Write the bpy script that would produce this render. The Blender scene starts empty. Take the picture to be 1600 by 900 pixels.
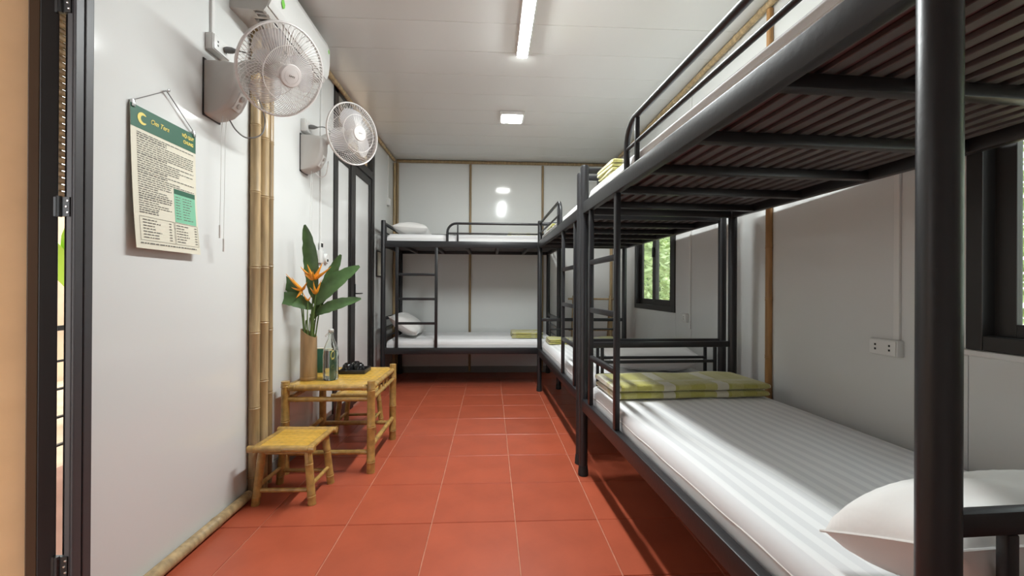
import bpy, bmesh, math, random
from mathutils import Vector, Matrix
random.seed(7)
R_ = math.radians
S = bpy.context.scene
COL = S.collection

# ---------------------------------------------------------------- camera
F_PX, CAM_H = 660.0, 1.124
YAW, PITCH, ROLL = math.atan(33 / 660), math.radians(.09), math.radians(.3)
fw = Vector((math.sin(YAW) * math.cos(PITCH), math.cos(YAW) * math.cos(PITCH), math.sin(PITCH)))
rt = Vector((math.cos(YAW), -math.sin(YAW), 0)); up = rt.cross(fw)
rt, up = rt * math.cos(ROLL) + up * math.sin(ROLL), up * math.cos(ROLL) - rt * math.sin(ROLL)
cd = bpy.data.cameras.new('camera'); cam = bpy.data.objects.new('camera', cd); COL.objects.link(cam)
cd.sensor_width = 36; cd.lens = F_PX / 1600 * 36; cd.clip_start = .02; cd.clip_end = 200
m = Matrix.Identity(4)
for i in range(3):
    m[i][0] = rt[i]; m[i][1] = up[i]; m[i][2] = -fw[i]
m[0][3], m[1][3], m[2][3] = 0, 0, CAM_H
cam.matrix_world = m
S.camera = cam

# ---------------------------------------------------------------- world and exposure
w = bpy.data.worlds.new('overcast_sky'); S.world = w; w.use_nodes = True
bg = w.node_tree.nodes['Background']; bg.inputs[0].default_value = (.93, .97, 1, 1); bg.inputs[1].default_value = 1.5
S.view_settings.view_transform = 'Standard'; S.view_settings.look = 'None'
S.view_settings.gamma = 1; S.view_settings.use_curve_mapping = False
S.view_settings.exposure = 1.55
TUBE_POWER, PANEL_POWER = 95.0, 42.0

# ---------------------------------------------------------------- room numbers
XL, XR, YB, YN, H = -1.30, 1.65, 5.68, -1.3, 2.83

# ---------------------------------------------------------------- materials
MATS = {}
def mat(name, col, rough=.5, metal=0, spec=.5, bump=None, noise=None, alpha=None, emit=None, coat=0, trans=0, rand=0, sheen=0):
    if name in MATS: return MATS[name]
    m = bpy.data.materials.new(name); m.use_nodes = True; MATS[name] = m
    nt = m.node_tree; b = nt.nodes['Principled BSDF']
    b.inputs['Base Color'].default_value = (*col, 1); b.inputs['Roughness'].default_value = rough
    b.inputs['Metallic'].default_value = metal; b.inputs['Specular IOR Level'].default_value = spec
    if coat: b.inputs['Coat Weight'].default_value = coat; b.inputs['Coat Roughness'].default_value = .15
    if trans: b.inputs['Transmission Weight'].default_value = trans
    if sheen: b.inputs['Sheen Weight'].default_value = sheen
    if alpha is not None: b.inputs['Alpha'].default_value = alpha
    if emit: b.inputs['Emission Color'].default_value = (*emit[0], 1); b.inputs['Emission Strength'].default_value = emit[1]
    tc = nt.nodes.new('ShaderNodeTexCoord')
    if noise or rand:
        sc, amt, stretch = noise if noise else (3, 0, (1, 1, 1))
        mp = nt.nodes.new('ShaderNodeMapping'); mp.inputs['Scale'].default_value = stretch
        nt.links.new(tc.outputs['Object'], mp.inputs[0])
        nz = nt.nodes.new('ShaderNodeTexNoise'); nz.inputs['Scale'].default_value = sc; nz.inputs['Detail'].default_value = 5
        nt.links.new(mp.outputs[0], nz.inputs['Vector'])
        mr = nt.nodes.new('ShaderNodeMapRange'); mr.inputs[1].default_value = .3; mr.inputs[2].default_value = .7
        mr.inputs[3].default_value = 1 - amt; mr.inputs[4].default_value = 1 + amt
        nt.links.new(nz.outputs['Fac'], mr.inputs[0])
        fac = mr.outputs[0]
        if rand:
            oi = nt.nodes.new('ShaderNodeObjectInfo'); r2 = nt.nodes.new('ShaderNodeMapRange')
            r2.inputs[3].default_value = 1 - rand; r2.inputs[4].default_value = 1 + rand
            nt.links.new(oi.outputs['Random'], r2.inputs[0])
            mu = nt.nodes.new('ShaderNodeMath'); mu.operation = 'MULTIPLY'
            nt.links.new(fac, mu.inputs[0]); nt.links.new(r2.outputs[0], mu.inputs[1]); fac = mu.outputs[0]
        hs = nt.nodes.new('ShaderNodeHueSaturation'); hs.inputs['Color'].default_value = (*col, 1)
        nt.links.new(fac, hs.inputs['Value']); nt.links.new(hs.outputs[0], b.inputs['Base Color'])
    if bump:
        sc, st, stretch = bump
        mp = nt.nodes.new('ShaderNodeMapping'); mp.inputs['Scale'].default_value = stretch
        nt.links.new(tc.outputs['Object'], mp.inputs[0])
        nz = nt.nodes.new('ShaderNodeTexNoise'); nz.inputs['Scale'].default_value = sc; nz.inputs['Detail'].default_value = 4
        nt.links.new(mp.outputs[0], nz.inputs['Vector'])
        bp = nt.nodes.new('ShaderNodeBump'); bp.inputs['Strength'].default_value = st; bp.inputs['Distance'].default_value = .01
        nt.links.new(nz.outputs['Fac'], bp.inputs['Height']); nt.links.new(bp.outputs[0], b.inputs['Normal'])
    return m

def glass_mat(name, tint, gl=.08):
    m = bpy.data.materials.new(name); m.use_nodes = True; MATS[name] = m
    nt = m.node_tree; nt.nodes.clear()
    o = nt.nodes.new('ShaderNodeOutputMaterial'); mx = nt.nodes.new('ShaderNodeMixShader')
    t = nt.nodes.new('ShaderNodeBsdfTransparent'); g = nt.nodes.new('ShaderNodeBsdfGlossy')
    t.inputs[0].default_value = (*tint, 1); g.inputs['Roughness'].default_value = .03
    lw = nt.nodes.new('ShaderNodeLayerWeight'); pw = nt.nodes.new('ShaderNodeMath'); pw.operation = 'POWER'; pw.inputs[1].default_value = 5
    fr = nt.nodes.new('ShaderNodeMath'); fr.operation = 'MULTIPLY_ADD'; fr.inputs[1].default_value = .8; fr.inputs[2].default_value = .04
    nt.links.new(lw.outputs['Facing'], pw.inputs[0]); nt.links.new(pw.outputs[0], fr.inputs[0]); nt.links.new(fr.outputs[0], mx.inputs[0])
    nt.links.new(t.outputs[0], mx.inputs[1]); nt.links.new(g.outputs[0], mx.inputs[2]); nt.links.new(mx.outputs[0], o.inputs[0])
    return m

def stripe_mat(name, base, alt, period, axis=0, rough=.75):
    m = mat(name, base, rough, sheen=.2, bump=(6, .35, (1, .35, 1)))
    nt = m.node_tree; b = nt.nodes['Principled BSDF']
    tc = nt.nodes.new('ShaderNodeTexCoord'); sp = nt.nodes.new('ShaderNodeSeparateXYZ'); nt.links.new(tc.outputs['Object'], sp.inputs[0])
    mu = nt.nodes.new('ShaderNodeMath'); mu.operation = 'MULTIPLY'; mu.inputs[1].default_value = 1 / period
    nt.links.new(sp.outputs[axis], mu.inputs[0])
    fr = nt.nodes.new('ShaderNodeMath'); fr.operation = 'FRACT'; nt.links.new(mu.outputs[0], fr.inputs[0])
    gt = nt.nodes.new('ShaderNodeMath'); gt.operation = 'GREATER_THAN'; gt.inputs[1].default_value = .5; nt.links.new(fr.outputs[0], gt.inputs[0])
    mx = nt.nodes.new('ShaderNodeMix'); mx.data_type = 'RGBA'
    mx.inputs[6].default_value = (*base, 1); mx.inputs[7].default_value = (*alt, 1)
    nt.links.new(gt.outputs[0], mx.inputs[0]); nt.links.new(mx.outputs[2], b.inputs['Base Color'])
    return m

def plaid_mat(name):
    m = mat(name, (.5, .5, .15), .95, sheen=.4, bump=(90, .5, (1, 1, 1)))
    nt = m.node_tree; b = nt.nodes['Principled BSDF']
    tc = nt.nodes.new('ShaderNodeTexCoord'); sp = nt.nodes.new('ShaderNodeSeparateXYZ'); nt.links.new(tc.outputs['Object'], sp.inputs[0])
    def band(axis, period, thr, ph):
        mu = nt.nodes.new('ShaderNodeMath'); mu.operation = 'MULTIPLY_ADD'; mu.inputs[1].default_value = 1 / period; mu.inputs[2].default_value = ph
        nt.links.new(sp.outputs[axis], mu.inputs[0])
        fr = nt.nodes.new('ShaderNodeMath'); fr.operation = 'FRACT'; nt.links.new(mu.outputs[0], fr.inputs[0])
        gt = nt.nodes.new('ShaderNodeMath'); gt.operation = 'GREATER_THAN'; gt.inputs[1].default_value = thr; nt.links.new(fr.outputs[0], gt.inputs[0])
        return gt.outputs[0]
    def mix(f, a, c):
        mx = nt.nodes.new('ShaderNodeMix'); mx.data_type = 'RGBA'; nt.links.new(f, mx.inputs[0])
        for k, v in ((6, a), (7, c)):
            if isinstance(v, tuple): mx.inputs[k].default_value = (*v, 1)
            else: nt.links.new(v, mx.inputs[k])
        return mx.outputs[2]
    ground = mix(band(0, .145, .52, .1), (.40, .37, .085), (.45, .42, .14))
    light = mix(band(0, .29, .78, .35), ground, (.58, .55, .43))
    final = mix(band(1, .22, .8, .2), light, (.48, .45, .22))
    nt.links.new(final, b.inputs['Base Color'])
    return m

wall_m = mat('wall_laminate', (.72, .73, .715), .10, spec=.32, bump=(1.5, .02, (1, 1, 1)))
ceil_m = mat('ceiling_laminate', (.66, .66, .64), .2, spec=.5, bump=(2, .05, (1, 1, 1)))
core_m = mat('wall_core', (.3, .3, .29), .9)
tile_m = mat('terracotta', (.41, .086, .042), .33, spec=.45, noise=(5, .10, (1, 1, 1)), rand=.05, bump=(25, .05, (1, 1, 1)))
grout_m = mat('grout', (.55, .27, .18), .9, noise=(20, .2, (1, 1, 1)))
black_m = mat('black_paint', (.016, .016, .018), .38, spec=.5, bump=(60, .05, (1, 1, 1)))
slat_m = mat('grey_steel', (.095, .092, .094), .45, noise=(8, .2, (1, 1, 1)))
rubber_m = mat('rubber', (.012, .012, .012), .7)
alu_m = mat('dark_frame', (.022, .02, .019), .42, noise=(3, .1, (1, 1, 1)))
brown_m = mat('brown_bead', (.09, .05, .025), .5)
jamb_m = mat('grey_brown_frame', (.06, .057, .06), .4)
cream_m = mat('cream_panel', (.80, .62, .42), .35, noise=(9, .10, (1, 1, 1)))
def make_translucent(m, col, amount):      # frosted sheet: lets some daylight through
    nt = m.node_tree; b = nt.nodes['Principled BSDF']; o = nt.nodes['Material Output']
    t = nt.nodes.new('ShaderNodeBsdfTranslucent'); t.inputs[0].default_value = (*col, 1); mx = nt.nodes.new('ShaderNodeMixShader'); mx.inputs[0].default_value = amount
    nt.links.new(b.outputs[0], mx.inputs[1]); nt.links.new(t.outputs[0], mx.inputs[2]); nt.links.new(mx.outputs[0], o.inputs[0])
make_translucent(cream_m, (.85, .66, .44), .55)
white_panel_m = mat('white_door_panel', (.74, .75, .74), .15)
skirt_m = mat('grey_skirting', (.22, .215, .2), .5)
bam_m = mat('bamboo_dry', (.42, .30, .155), .5, noise=(6, .35, (6, 6, .6)), coat=.15)
bam_dark_m = mat('bamboo_dark', (.29, .20, .10), .5, noise=(6, .35, (6, 6, .6)), coat=.15)
bam_yel_m = mat('bamboo_varnished', (.43, .26, .075), .32, noise=(9, .3, (3, 3, 3)), coat=.4, rand=.1)
bam_strip_m = mat('bamboo_split', (.66, .39, .065), .3, noise=(14, .22, (3, 3, 3)), coat=.5, rand=.08)
vase_m = mat('bamboo_vase', (.40, .26, .13), .5, noise=(10, .2, (4, 4, .6)))
sheet_m = stripe_mat('striped_sheet', (.80, .80, .80), (.70, .70, .71), .052)
pillow_m = mat('pillow_cotton', (.80, .79, .77), .85, sheen=.2, bump=(7, .5, (1, 1, 1)))
pad_m = mat('mattress_underside', (.15, .095, .10), .9, noise=(4, .3, (1, 1, 1)))
plaid_m = plaid_mat('yellow_plaid')
plas_m = mat('white_plastic', (.76, .76, .74), .3)
fanplas_m = mat('fan_plastic', (.56, .54, .51), .35)
grille_m = mat('fan_grille', (.70, .67, .65), .35)
hub_m = mat('fan_hub', (.66, .62, .60), .55)
blade_m = mat('fan_blade', (.62, .60, .62), .5, alpha=.5)
cord_m = mat('grey_cord', (.22, .22, .22), .5)
black_plas_m = mat('black_plastic', (.015, .015, .015), .3)
screen_pin_shade_m = mat('screen_and_pin_shade', (.01, .01, .01), .8)  # black of the screens, also the painted shade of socket holes
chrome_m = mat('steel', (.6, .6, .6), .25, metal=1)
glass_m = glass_mat('window_glass', (.93, .96, .94))
paper_m = mat('poster_paper', (.74, .70, .57), .6)
pgreen_m = mat('poster_green', (.025, .12, .07), .5)
pmint_m = mat('poster_mint', (.22, .55, .36), .55)
ink_m = mat('ink', (.16, .15, .13), .6)
gold_m = mat('gold_ink', (.80, .68, .16), .5)
leaf_m = mat('leaf', (.07, .14, .045), .4, noise=(12, .3, (1, 1, 1)))
stem_m = mat('stem', (.12, .20, .05), .5)
flower_m = mat('heliconia_bract', (.85, .36, .03), .45, noise=(20, .2, (1, 1, 1)))
ceramic_m = mat('black_ceramic', (.012, .012, .013), .15)
tray_m = mat('black_tray', (.018, .017, .016), .4)
acgreen_m = mat('green_mark', (.2, .6, .08), .5)
tube_m = mat('tube_light', (.9, .9, .9), .4, emit=((.95, 1, .995), TUBE_POWER))
panel_m = mat('panel_light', (.9, .9, .9), .4, emit=((.97, 1, .97), PANEL_POWER))
earth_m = mat('pale_earth', (.62, .46, .32), .95, noise=(2, .25, (1, 1, 1)))
patio_m = mat('patio', (.42, .22, .15), .8, noise=(3, .15, (1, 1, 1)))
foliage_m = mat('foliage', (.50, .60, .32), .6, noise=(4, .4, (1, 1, 1)))
brick_m = mat('outside_brick', (.40, .2, .12), .9, rand=.15)
thatch_m = mat('thatch', (.16, .09, .045), .9, noise=(20, .4, (1, 8, 1)))

# ---------------------------------------------------------------- mesh building
class MB:
    def __init__(s): s.v = []; s.f = []
    def add(s, vs, fs):
        o = len(s.v); s.v += [tuple(v) for v in vs]; s.f += [tuple(i + o for i in f) for f in fs]; return s
    def box(s, x0, x1, y0, y1, z0, z1):
        return s.add([(x0, y0, z0), (x1, y0, z0), (x1, y1, z0), (x0, y1, z0), (x0, y0, z1), (x1, y0, z1), (x1, y1, z1), (x0, y1, z1)],
                     [(0, 3, 2, 1), (4, 5, 6, 7), (0, 1, 5, 4), (1, 2, 6, 5), (2, 3, 7, 6), (3, 0, 4, 7)])
    def bar(s, a, b, w, h, upv=(0, 0, 1)):
        a = Vector(a); b = Vector(b); d = (b - a).normalized(); u = Vector(upv)
        sd = d.cross(u).normalized(); u = sd.cross(d)
        vs = [p + sd * (i * w / 2) + u * (j * h / 2) for p in (a, b) for i, j in ((-1, -1), (1, -1), (1, 1), (-1, 1))]
        return s.add(vs, [(0, 1, 2, 3), (7, 6, 5, 4), (0, 4, 5, 1), (1, 5, 6, 2), (2, 6, 7, 3), (3, 7, 4, 0)])
    def tube(s, pts, r, n=10, caps=True, closed=False):
        pts = [Vector(p) for p in pts]; N = len(pts); rs = r if isinstance(r, (list, tuple)) else [r] * N
        vs = []; prev = None
        for i, p in enumerate(pts):
            if closed: d = (pts[(i + 1) % N] - pts[i - 1]).normalized()
            else: d = (pts[min(i + 1, N - 1)] - pts[max(i - 1, 0)]).normalized()
            if prev is None:
                a = Vector((0, 0, 1)) if abs(d.z) < .9 else Vector((1, 0, 0)); e1 = d.cross(a).normalized()
            else: e1 = (prev - d * prev.dot(d)).normalized()
            prev = e1; e2 = d.cross(e1)
            vs += [p + (e1 * math.cos(2 * math.pi * k / n) + e2 * math.sin(2 * math.pi * k / n)) * rs[i] for k in range(n)]
        fs = []
        for i in range(N if closed else N - 1):
            j = (i + 1) % N
            fs += [(i * n + k, i * n + (k + 1) % n, j * n + (k + 1) % n, j * n + k) for k in range(n)]
        if caps and not closed: fs += [tuple(range(n))[::-1], tuple((N - 1) * n + k for k in range(n))]
        return s.add(vs, fs)
    def lathe(s, prof, o=(0, 0, 0), ax=(0, 0, 1), n=24):
        o = Vector(o); ax = Vector(ax).normalized()
        a = Vector((0, 0, 1)) if abs(ax.z) < .9 else Vector((1, 0, 0)); e1 = ax.cross(a).normalized(); e2 = ax.cross(e1)
        vs = []; 
        for r, d in prof:
            vs += [o + ax * d + (e1 * math.cos(2 * math.pi * k / n) + e2 * math.sin(2 * math.pi * k / n)) * max(r, 1e-5) for k in range(n)]
        fs = [(i * n + k, i * n + (k + 1) % n, (i + 1) * n + (k + 1) % n, (i + 1) * n + k) for i in range(len(prof) - 1) for k in range(n)]
        fs += [tuple(range(n))[::-1], tuple((len(prof) - 1) * n + k for k in range(n))]
        return s.add(vs, fs)
    def prism(s, poly, e0, e1, fn):
        n = len(poly); vs = [fn(p, e0) for p in poly] + [fn(p, e1) for p in poly]
        fs = [(i, (i + 1) % n, (i + 1) % n + n, i + n) for i in range(n)] + [tuple(range(n))[::-1], tuple(range(n, 2 * n))]
        return s.add(vs, fs)
    def grid(s, fn, nu, nv):
        vs = [fn(i / nu, j / nv) for j in range(nv + 1) for i in range(nu + 1)]
        fs = [(j * (nu + 1) + i, j * (nu + 1) + i + 1, (j + 1) * (nu + 1) + i + 1, (j + 1) * (nu + 1) + i) for j in range(nv) for i in range(nu)]
        return s.add(vs, fs)
    def mesh(s, name, mt, bevel=0, seg=2, smooth=True, angle=40):
        me = bpy.data.meshes.new(name); me.from_pydata(s.v, [], s.f)
        bm = bmesh.new(); bm.from_mesh(me)
        bmesh.ops.recalc_face_normals(bm, faces=bm.faces)
        if bevel: bmesh.ops.bevel(bm, geom=list(bm.edges), offset=bevel, segments=seg, affect='EDGES', profile=.5, clamp_overlap=True)
        bm.to_mesh(me); bm.free(); me.materials.append(mt)
        if smooth: me.shade_smooth(); me.set_sharp_from_angle(angle=math.radians(angle))
        return me
    def build(s, name, mt, parent=None, **k):
        return link(name, s.mesh(name, mt, **k), parent)

def link(name, me, parent=None, loc=None):
    o = bpy.data.objects.new(name, me); COL.objects.link(o)
    if parent: o.parent = parent
    if loc: o.location = loc
    return o
def tag(o, label, cat, group=None):
    o['label'] = label; o['category'] = cat
    if group: o['group'] = group
    return o
def thing(name, label, cat, loc=(0, 0, 0), rz=0, group=None):
    o = bpy.data.objects.new(name, None); COL.objects.link(o); o.empty_display_size = .1
    o.location = loc; o.rotation_euler = (0, 0, rz); return tag(o, label, cat, group)
def struct(o, label, cat):
    o['kind'] = 'structure'; return tag(o, label, cat)
def sthing(name, label, cat, loc=(0, 0, 0)):
    o = thing(name, label, cat, loc); o['kind'] = 'structure'; return o

def bamboo(mb, a, b, r, node=.24, n=12, taper=.92, ph=.3):
    a = Vector(a); b = Vector(b); L = (b - a).length; pts = []; rs = []
    t = 0; ks = [0]; d = node * ph
    while d < L: ks.append(d); d += node * random.uniform(.85, 1.15)
    ks.append(L)
    def P(d, rr): pts.append(a.lerp(b, min(max(d / L, 0), 1))); rs.append(rr * (1 + (taper - 1) * d / L))
    P(0, r)
    for d in ks[1:-1]:
        if d < .02 or d > L - .02: continue
        P(d - .012, r * .985); P(d - .005, r * 1.09); P(d, r * .97); P(d + .005, r * 1.07); P(d + .012, r * .985)
    P(L, r)
    mb.tube(pts, rs, n); return mb

# ================================================================ ROOM
# floor: a grout bed with single tiles laid in it
fl = MB().box(XL - .02, XR + .02, YN, YB + .02, -.06, -.004).build('floor', grout_m, smooth=False)
struct(fl, 'red terracotta tiled floor with pale grout lines', 'floor')
TX0, TY0, TP, TQ = -.277, 1.635, .401, .405
def tile_mesh(x0, x1, y0, y1):
    g = .002
    return MB().box(x0 + g, x1 - g, y0 + g, y1 - g, -.02, 0).mesh('tile', tile_m, bevel=.0016, seg=1, smooth=False)
xs = sorted({XL, XR} | {TX0 + TP * k for k in range(-3, 6) if XL + .02 < TX0 + TP * k < XR - .02})
ys = sorted({YN, YB} | {TY0 + TQ * k for k in range(-8, 12) if YN + .02 < TY0 + TQ * k < YB - .02})
cache = {}
for i in range(len(xs) - 1):
    for j in range(len(ys) - 1):
        wx, wy = xs[i + 1] - xs[i], ys[j + 1] - ys[j]; k = (round(wx, 3), round(wy, 3))
        if k not in cache: cache[k] = tile_mesh(-wx / 2, wx / 2, -wy / 2, wy / 2)
        link('tile', cache[k], fl, ((xs[i] + xs[i + 1]) / 2, (ys[j] + ys[j + 1]) / 2, random.uniform(-.0006, .0006)))

# ceiling boards run across the room
ce = MB().box(XL - .06, XR + .06, YN - .06, YB + .06, H + .012, H + .06).build('ceiling', core_m, smooth=False)
struct(ce, 'glossy pale grey ceiling of narrow boards', 'ceiling')
y = YN; CP = .335; off = (3.05 - YN) % CP; ysC = [YN] + [YN + off + CP * k for k in range(0, 30) if YN + off + CP * k < YB - .05] + [YB]
for a, b in zip(ysC[:-1], ysC[1:]):
    if b - a < .01: continue
    MB().box(XL, XR, a + .0012, b - .0012, H, H + .012).build('ceiling_board', ceil_m, ce, bevel=.0012, seg=1, smooth=False)

def wall(name, label, rects, fn, pm=wall_m):
    """rects (a0,a1,z0,z1); fn(a,d,z) places a at depth d behind the wall face"""
    core = MB()
    for a0, a1, z0, z1 in rects: 
        core.prism([(a0, z0), (a1, z0), (a1, z1), (a0, z1)], .012, .055, lambda p, e: fn(p[0], e, p[1]))
    o = struct(core.build(name, core_m, smooth=False), label, 'wall')
    for a0, a1, z0, z1 in rects:
        MB().prism([(a0 + .0012, z0), (a1 - .0012, z0), (a1 - .0012, z1), (a0 + .0012, z1)], 0, .012, lambda p, e: fn(p[0], e, p[1])).build('wall_panel', pm, o, smooth=False)
    return o
D1 = (.45, 1.435, 2.28); D2 = (3.545, 4.74)
wall('wall_left', 'white laminate wall carrying the wall fans', [(YN, D1[0], 0, H), (D1[0], D1[1], D1[2], H), (D1[1], 2.40, 0, H), (2.40, 3.27, 0, H), (3.27, D2[0], 0, H), (D2[1], YB, 0, H)], lambda a, d, z: (XL - d, a, z))
W1 = (3.70, 4.75, .915, 1.95); W2 = (.18, 1.38, .925, 1.95)
wall('wall_right', 'white laminate wall with two dark-framed windows', [(YN, W2[0], 0, H), (W2[0], W2[1], 0, W2[2]), (W2[0], W2[1], W2[3], H), (W2[1], 1.46, 0, H), (1.46, 2.41, 0, H), (2.41, 3.40, 0, H), (3.40, W1[0], 0, H),
     (W1[0], W1[1], 0, W1[2]), (W1[0], W1[1], W1[3], H), (W1[1], YB, 0, H)], lambda a, d, z: (XR + d, a, z))
wall('wall_back', 'glossy white laminate wall with bamboo battens behind the crosswise bunk', [(XL, -.28, 0, H), (-.28, .69, 0, H), (.69, XR, 0, H)], lambda a, d, z: (a, YB + d, z))
wall('wall_front', 'plain white laminate wall at the entrance end of the room', [(XL, -.28, 0, H), (-.28, .69, 0, H), (.69, XR, 0, H)], lambda a, d, z: (a, YN - d, z))

tn = [0]
def trim(label, a, b, r, m=bam_m, **k):
    tn[0] += 1
    return struct(bamboo(MB(), a, b, r, **k).build('trim_%d' % tn[0], m), label, 'bamboo trim')
trim('thin bamboo batten covering the first joint of the back wall', (-.28, YB - .012, .02), (-.28, YB - .012, H - .05), .017, bam_dark_m, node=.4)
trim('thin bamboo batten on the back wall beside the long bunk row', (.69, YB - .012, .02), (.69, YB - .012, H - .05), .017, bam_dark_m, node=.4)
trim('bamboo pole in the back corner beside the double door', (XL + .022, YB - .022, .02), (XL + .022, YB - .022, H - .05), .021, bam_m, node=.35)
trim('second slim bamboo pole in the corner behind the crosswise bunk', (XL + .06, YB - .018, .02), (XL + .06, YB - .018, H - .05), .016, bam_dark_m, node=.35)
trim('bamboo pole in the back corner near the small window', (XR - .022, YB - .022, .02), (XR - .022, YB - .022, H - .05), .021, bam_m, node=.35)
trim('horizontal bamboo along the ceiling edge of the back wall', (XL + .05, YB - .022, H - .024), (XR - .05, YB - .022, H - .024), .021, bam_dark_m, node=.3)
trim('horizontal bamboo along the ceiling edge above the fans', (XL + .022, YN + .05, H - .024), (XL + .022, YB - .05, H - .024), .021, bam_m, node=.3)
trim('horizontal bamboo along the ceiling edge above the windows', (XR - .022, YN + .05, H - .024), (XR - .022, YB - .05, H - .024), .022, bam_m, node=.3)
trim('bamboo batten on the wall beside the double wall socket', (XR - .014, 2.41, .02), (XR - .014, 2.41, H - .05), .02, mat('bamboo_orange', (.38, .2, .07), .5, noise=(6, .3, (6, 6, .6)), coat=.15), node=.33)
trim('thick bamboo pole of the bundle on the wall, nearest the poster', (XL + .028, 2.345, .0), (XL + .028, 2.345, H - .05), .027, bam_m, node=.36)
trim('middle bamboo pole of the bundle beside the bamboo table', (XL + .028, 2.432, .0), (XL + .028, 2.432, H - .05), .027, bam_m, node=.36, ph=.7)
trim('slim bamboo pole of the bundle, nearest the bamboo table', (XL + .022, 2.505, .0), (XL + .022, 2.505, H - .05), .021, bam_dark_m, node=.36, ph=.5)
trim('bamboo pole lying along the foot of the left wall', (XL + .028, D1[1] + .02, .028), (XL + .028, 2.30, .026), .027, bam_m, node=.42)
for k, (a, b) in enumerate([(2.54, D2[0]), (D2[1], YB - .05)]):
    struct(MB().box(XL, XL + .012, a, b, 0, .085).build('baseboard_left_%d' % (k + 1), skirt_m, bevel=.002, smooth=False), ['grey skirting board behind the bamboo table', 'grey skirting board beside the crosswise bunk'][k], 'skirting')
struct(MB().box(XL + .05, XR - .05, YB - .012, YB, 0, .085).build('baseboard_back', skirt_m, bevel=.002, smooth=False), 'grey skirting board along the back wall', 'skirting')

# ---------------------------------------------------------------- doors
d1 = sthing('door_1', 'open entrance door with dark frame and cream panel', 'door', (XL, D1[1], 0))
fr = MB().box(-.014, .004, -.062, 0, 0, D1[2]).box(.004, .012, -.062, -.033, 0, D1[2]).box(.004, .012, -.029, 0, 0, D1[2]).box(-.014, .012, D1[0] - D1[1], 0, D1[2] - .06, D1[2]).box(-.014, .012, D1[0] - D1[1], D1[0] - D1[1] + .062, 0, D1[2])
fr.box(-.05, -.014, -.03, 0, 0, D1[2]).build('door_frame', jamb_m, d1, bevel=.003, smooth=False)
lf = MB(); t_ = .038
lf.box(-.04, 0, 0, t_, .02, 2.2).box(-.85, -.79, 0, t_, .02, 2.2).box(-.79, -.04, 0, t_, .02, .12).box(-.79, -.04, 0, t_, 2.1, 2.2)
leaf = lf.build('door_leaf', alu_m, d1, bevel=.002, smooth=False)
leaf.location = (-.045, -.053, 0); leaf.rotation_euler.z = R_(44)
MB().box(-.064, -.04, .004, t_ - .004, .12, 2.1).build('glazing_bead', brown_m, leaf, bevel=.002, smooth=False)
MB().box(-.79, -.064, .008, t_ - .008, .12, 2.1).build('door_panel', cream_m, leaf, smooth=False)
for z in (.26, 1.37, 2.0):
    hg = MB().box(-.048, -.012, -.065, -.054, z - .03, z + .03).box(-.016, .0, -.066, -.0615, z - .03, z + .03)
    hg.tube([(-.03, -.066, z - .032), (-.03, -.066, z + .032)], .007, 8)
    hh = hg.build('hinge', black_plas_m, d1, bevel=0)
    for q in (-.018, 0, .018): MB().lathe([(.0, 0), (.004, 0), (.003, .002), (0, .0025)], (-.005 - .004 * (q == 0), -.066, z + q), (0, -1, 0), 8).build('screw', chrome_m, hh)

d2 = sthing('door_2', 'dark-framed double door with white panels and transom window', 'door', (XL, 0, 0))
fx0, fx1 = -.05, .012; DT = H - .03
fr = MB().box(fx0, fx1, D2[0], D2[0] + .085, 0, DT).box(fx0, fx1, D2[1] - .085, D2[1], 0, DT).box(fx0, fx1, D2[0], D2[1], DT - .05, DT).box(fx0, fx1, D2[0] + .085, D2[1] - .085, 2.30, 2.38).box(fx0, fx1, 3.97, 4.05, 0, 2.30)
fr.build('door_frame', alu_m, d2, bevel=.003, smooth=False)
MB().box(-.024, -.018, D2[0] + .085, D2[1] - .085, 2.38, DT - .05).build('transom_pane', glass_m, d2, smooth=False)
def leafpart(y0, y1, nm, st):
    g = MB().box(-.04, 0, y0, y0 + st, .01, 2.295).box(-.04, 0, y1 - st, y1, .01, 2.295).box(-.04, 0, y0 + st, y1 - st, .01, .10).box(-.04, 0, y0 + st, y1 - st, 2.22, 2.295)
    o = g.build(nm, alu_m, d2, bevel=.002, smooth=False)
    MB().box(-.026, -.012, y0 + st, y1 - st, .10, 2.22).build('door_panel', white_panel_m, o, smooth=False)
    return o
leafpart(D2[0] + .087, 3.968, 'fixed_leaf', .018)
lo = leafpart(4.052, D2[1] - .087, 'door_leaf', .075)
MB().box(0, .012, 4.075, 4.105, .98, 1.16).bar((.012, 4.09, 1.07), (.045, 4.09, 1.07), .012, .012).bar((.045, 4.085, 1.07), (.045, 4.19, 1.07), .014, .012).build('door_handle', black_plas_m, lo, bevel=.002)

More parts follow.
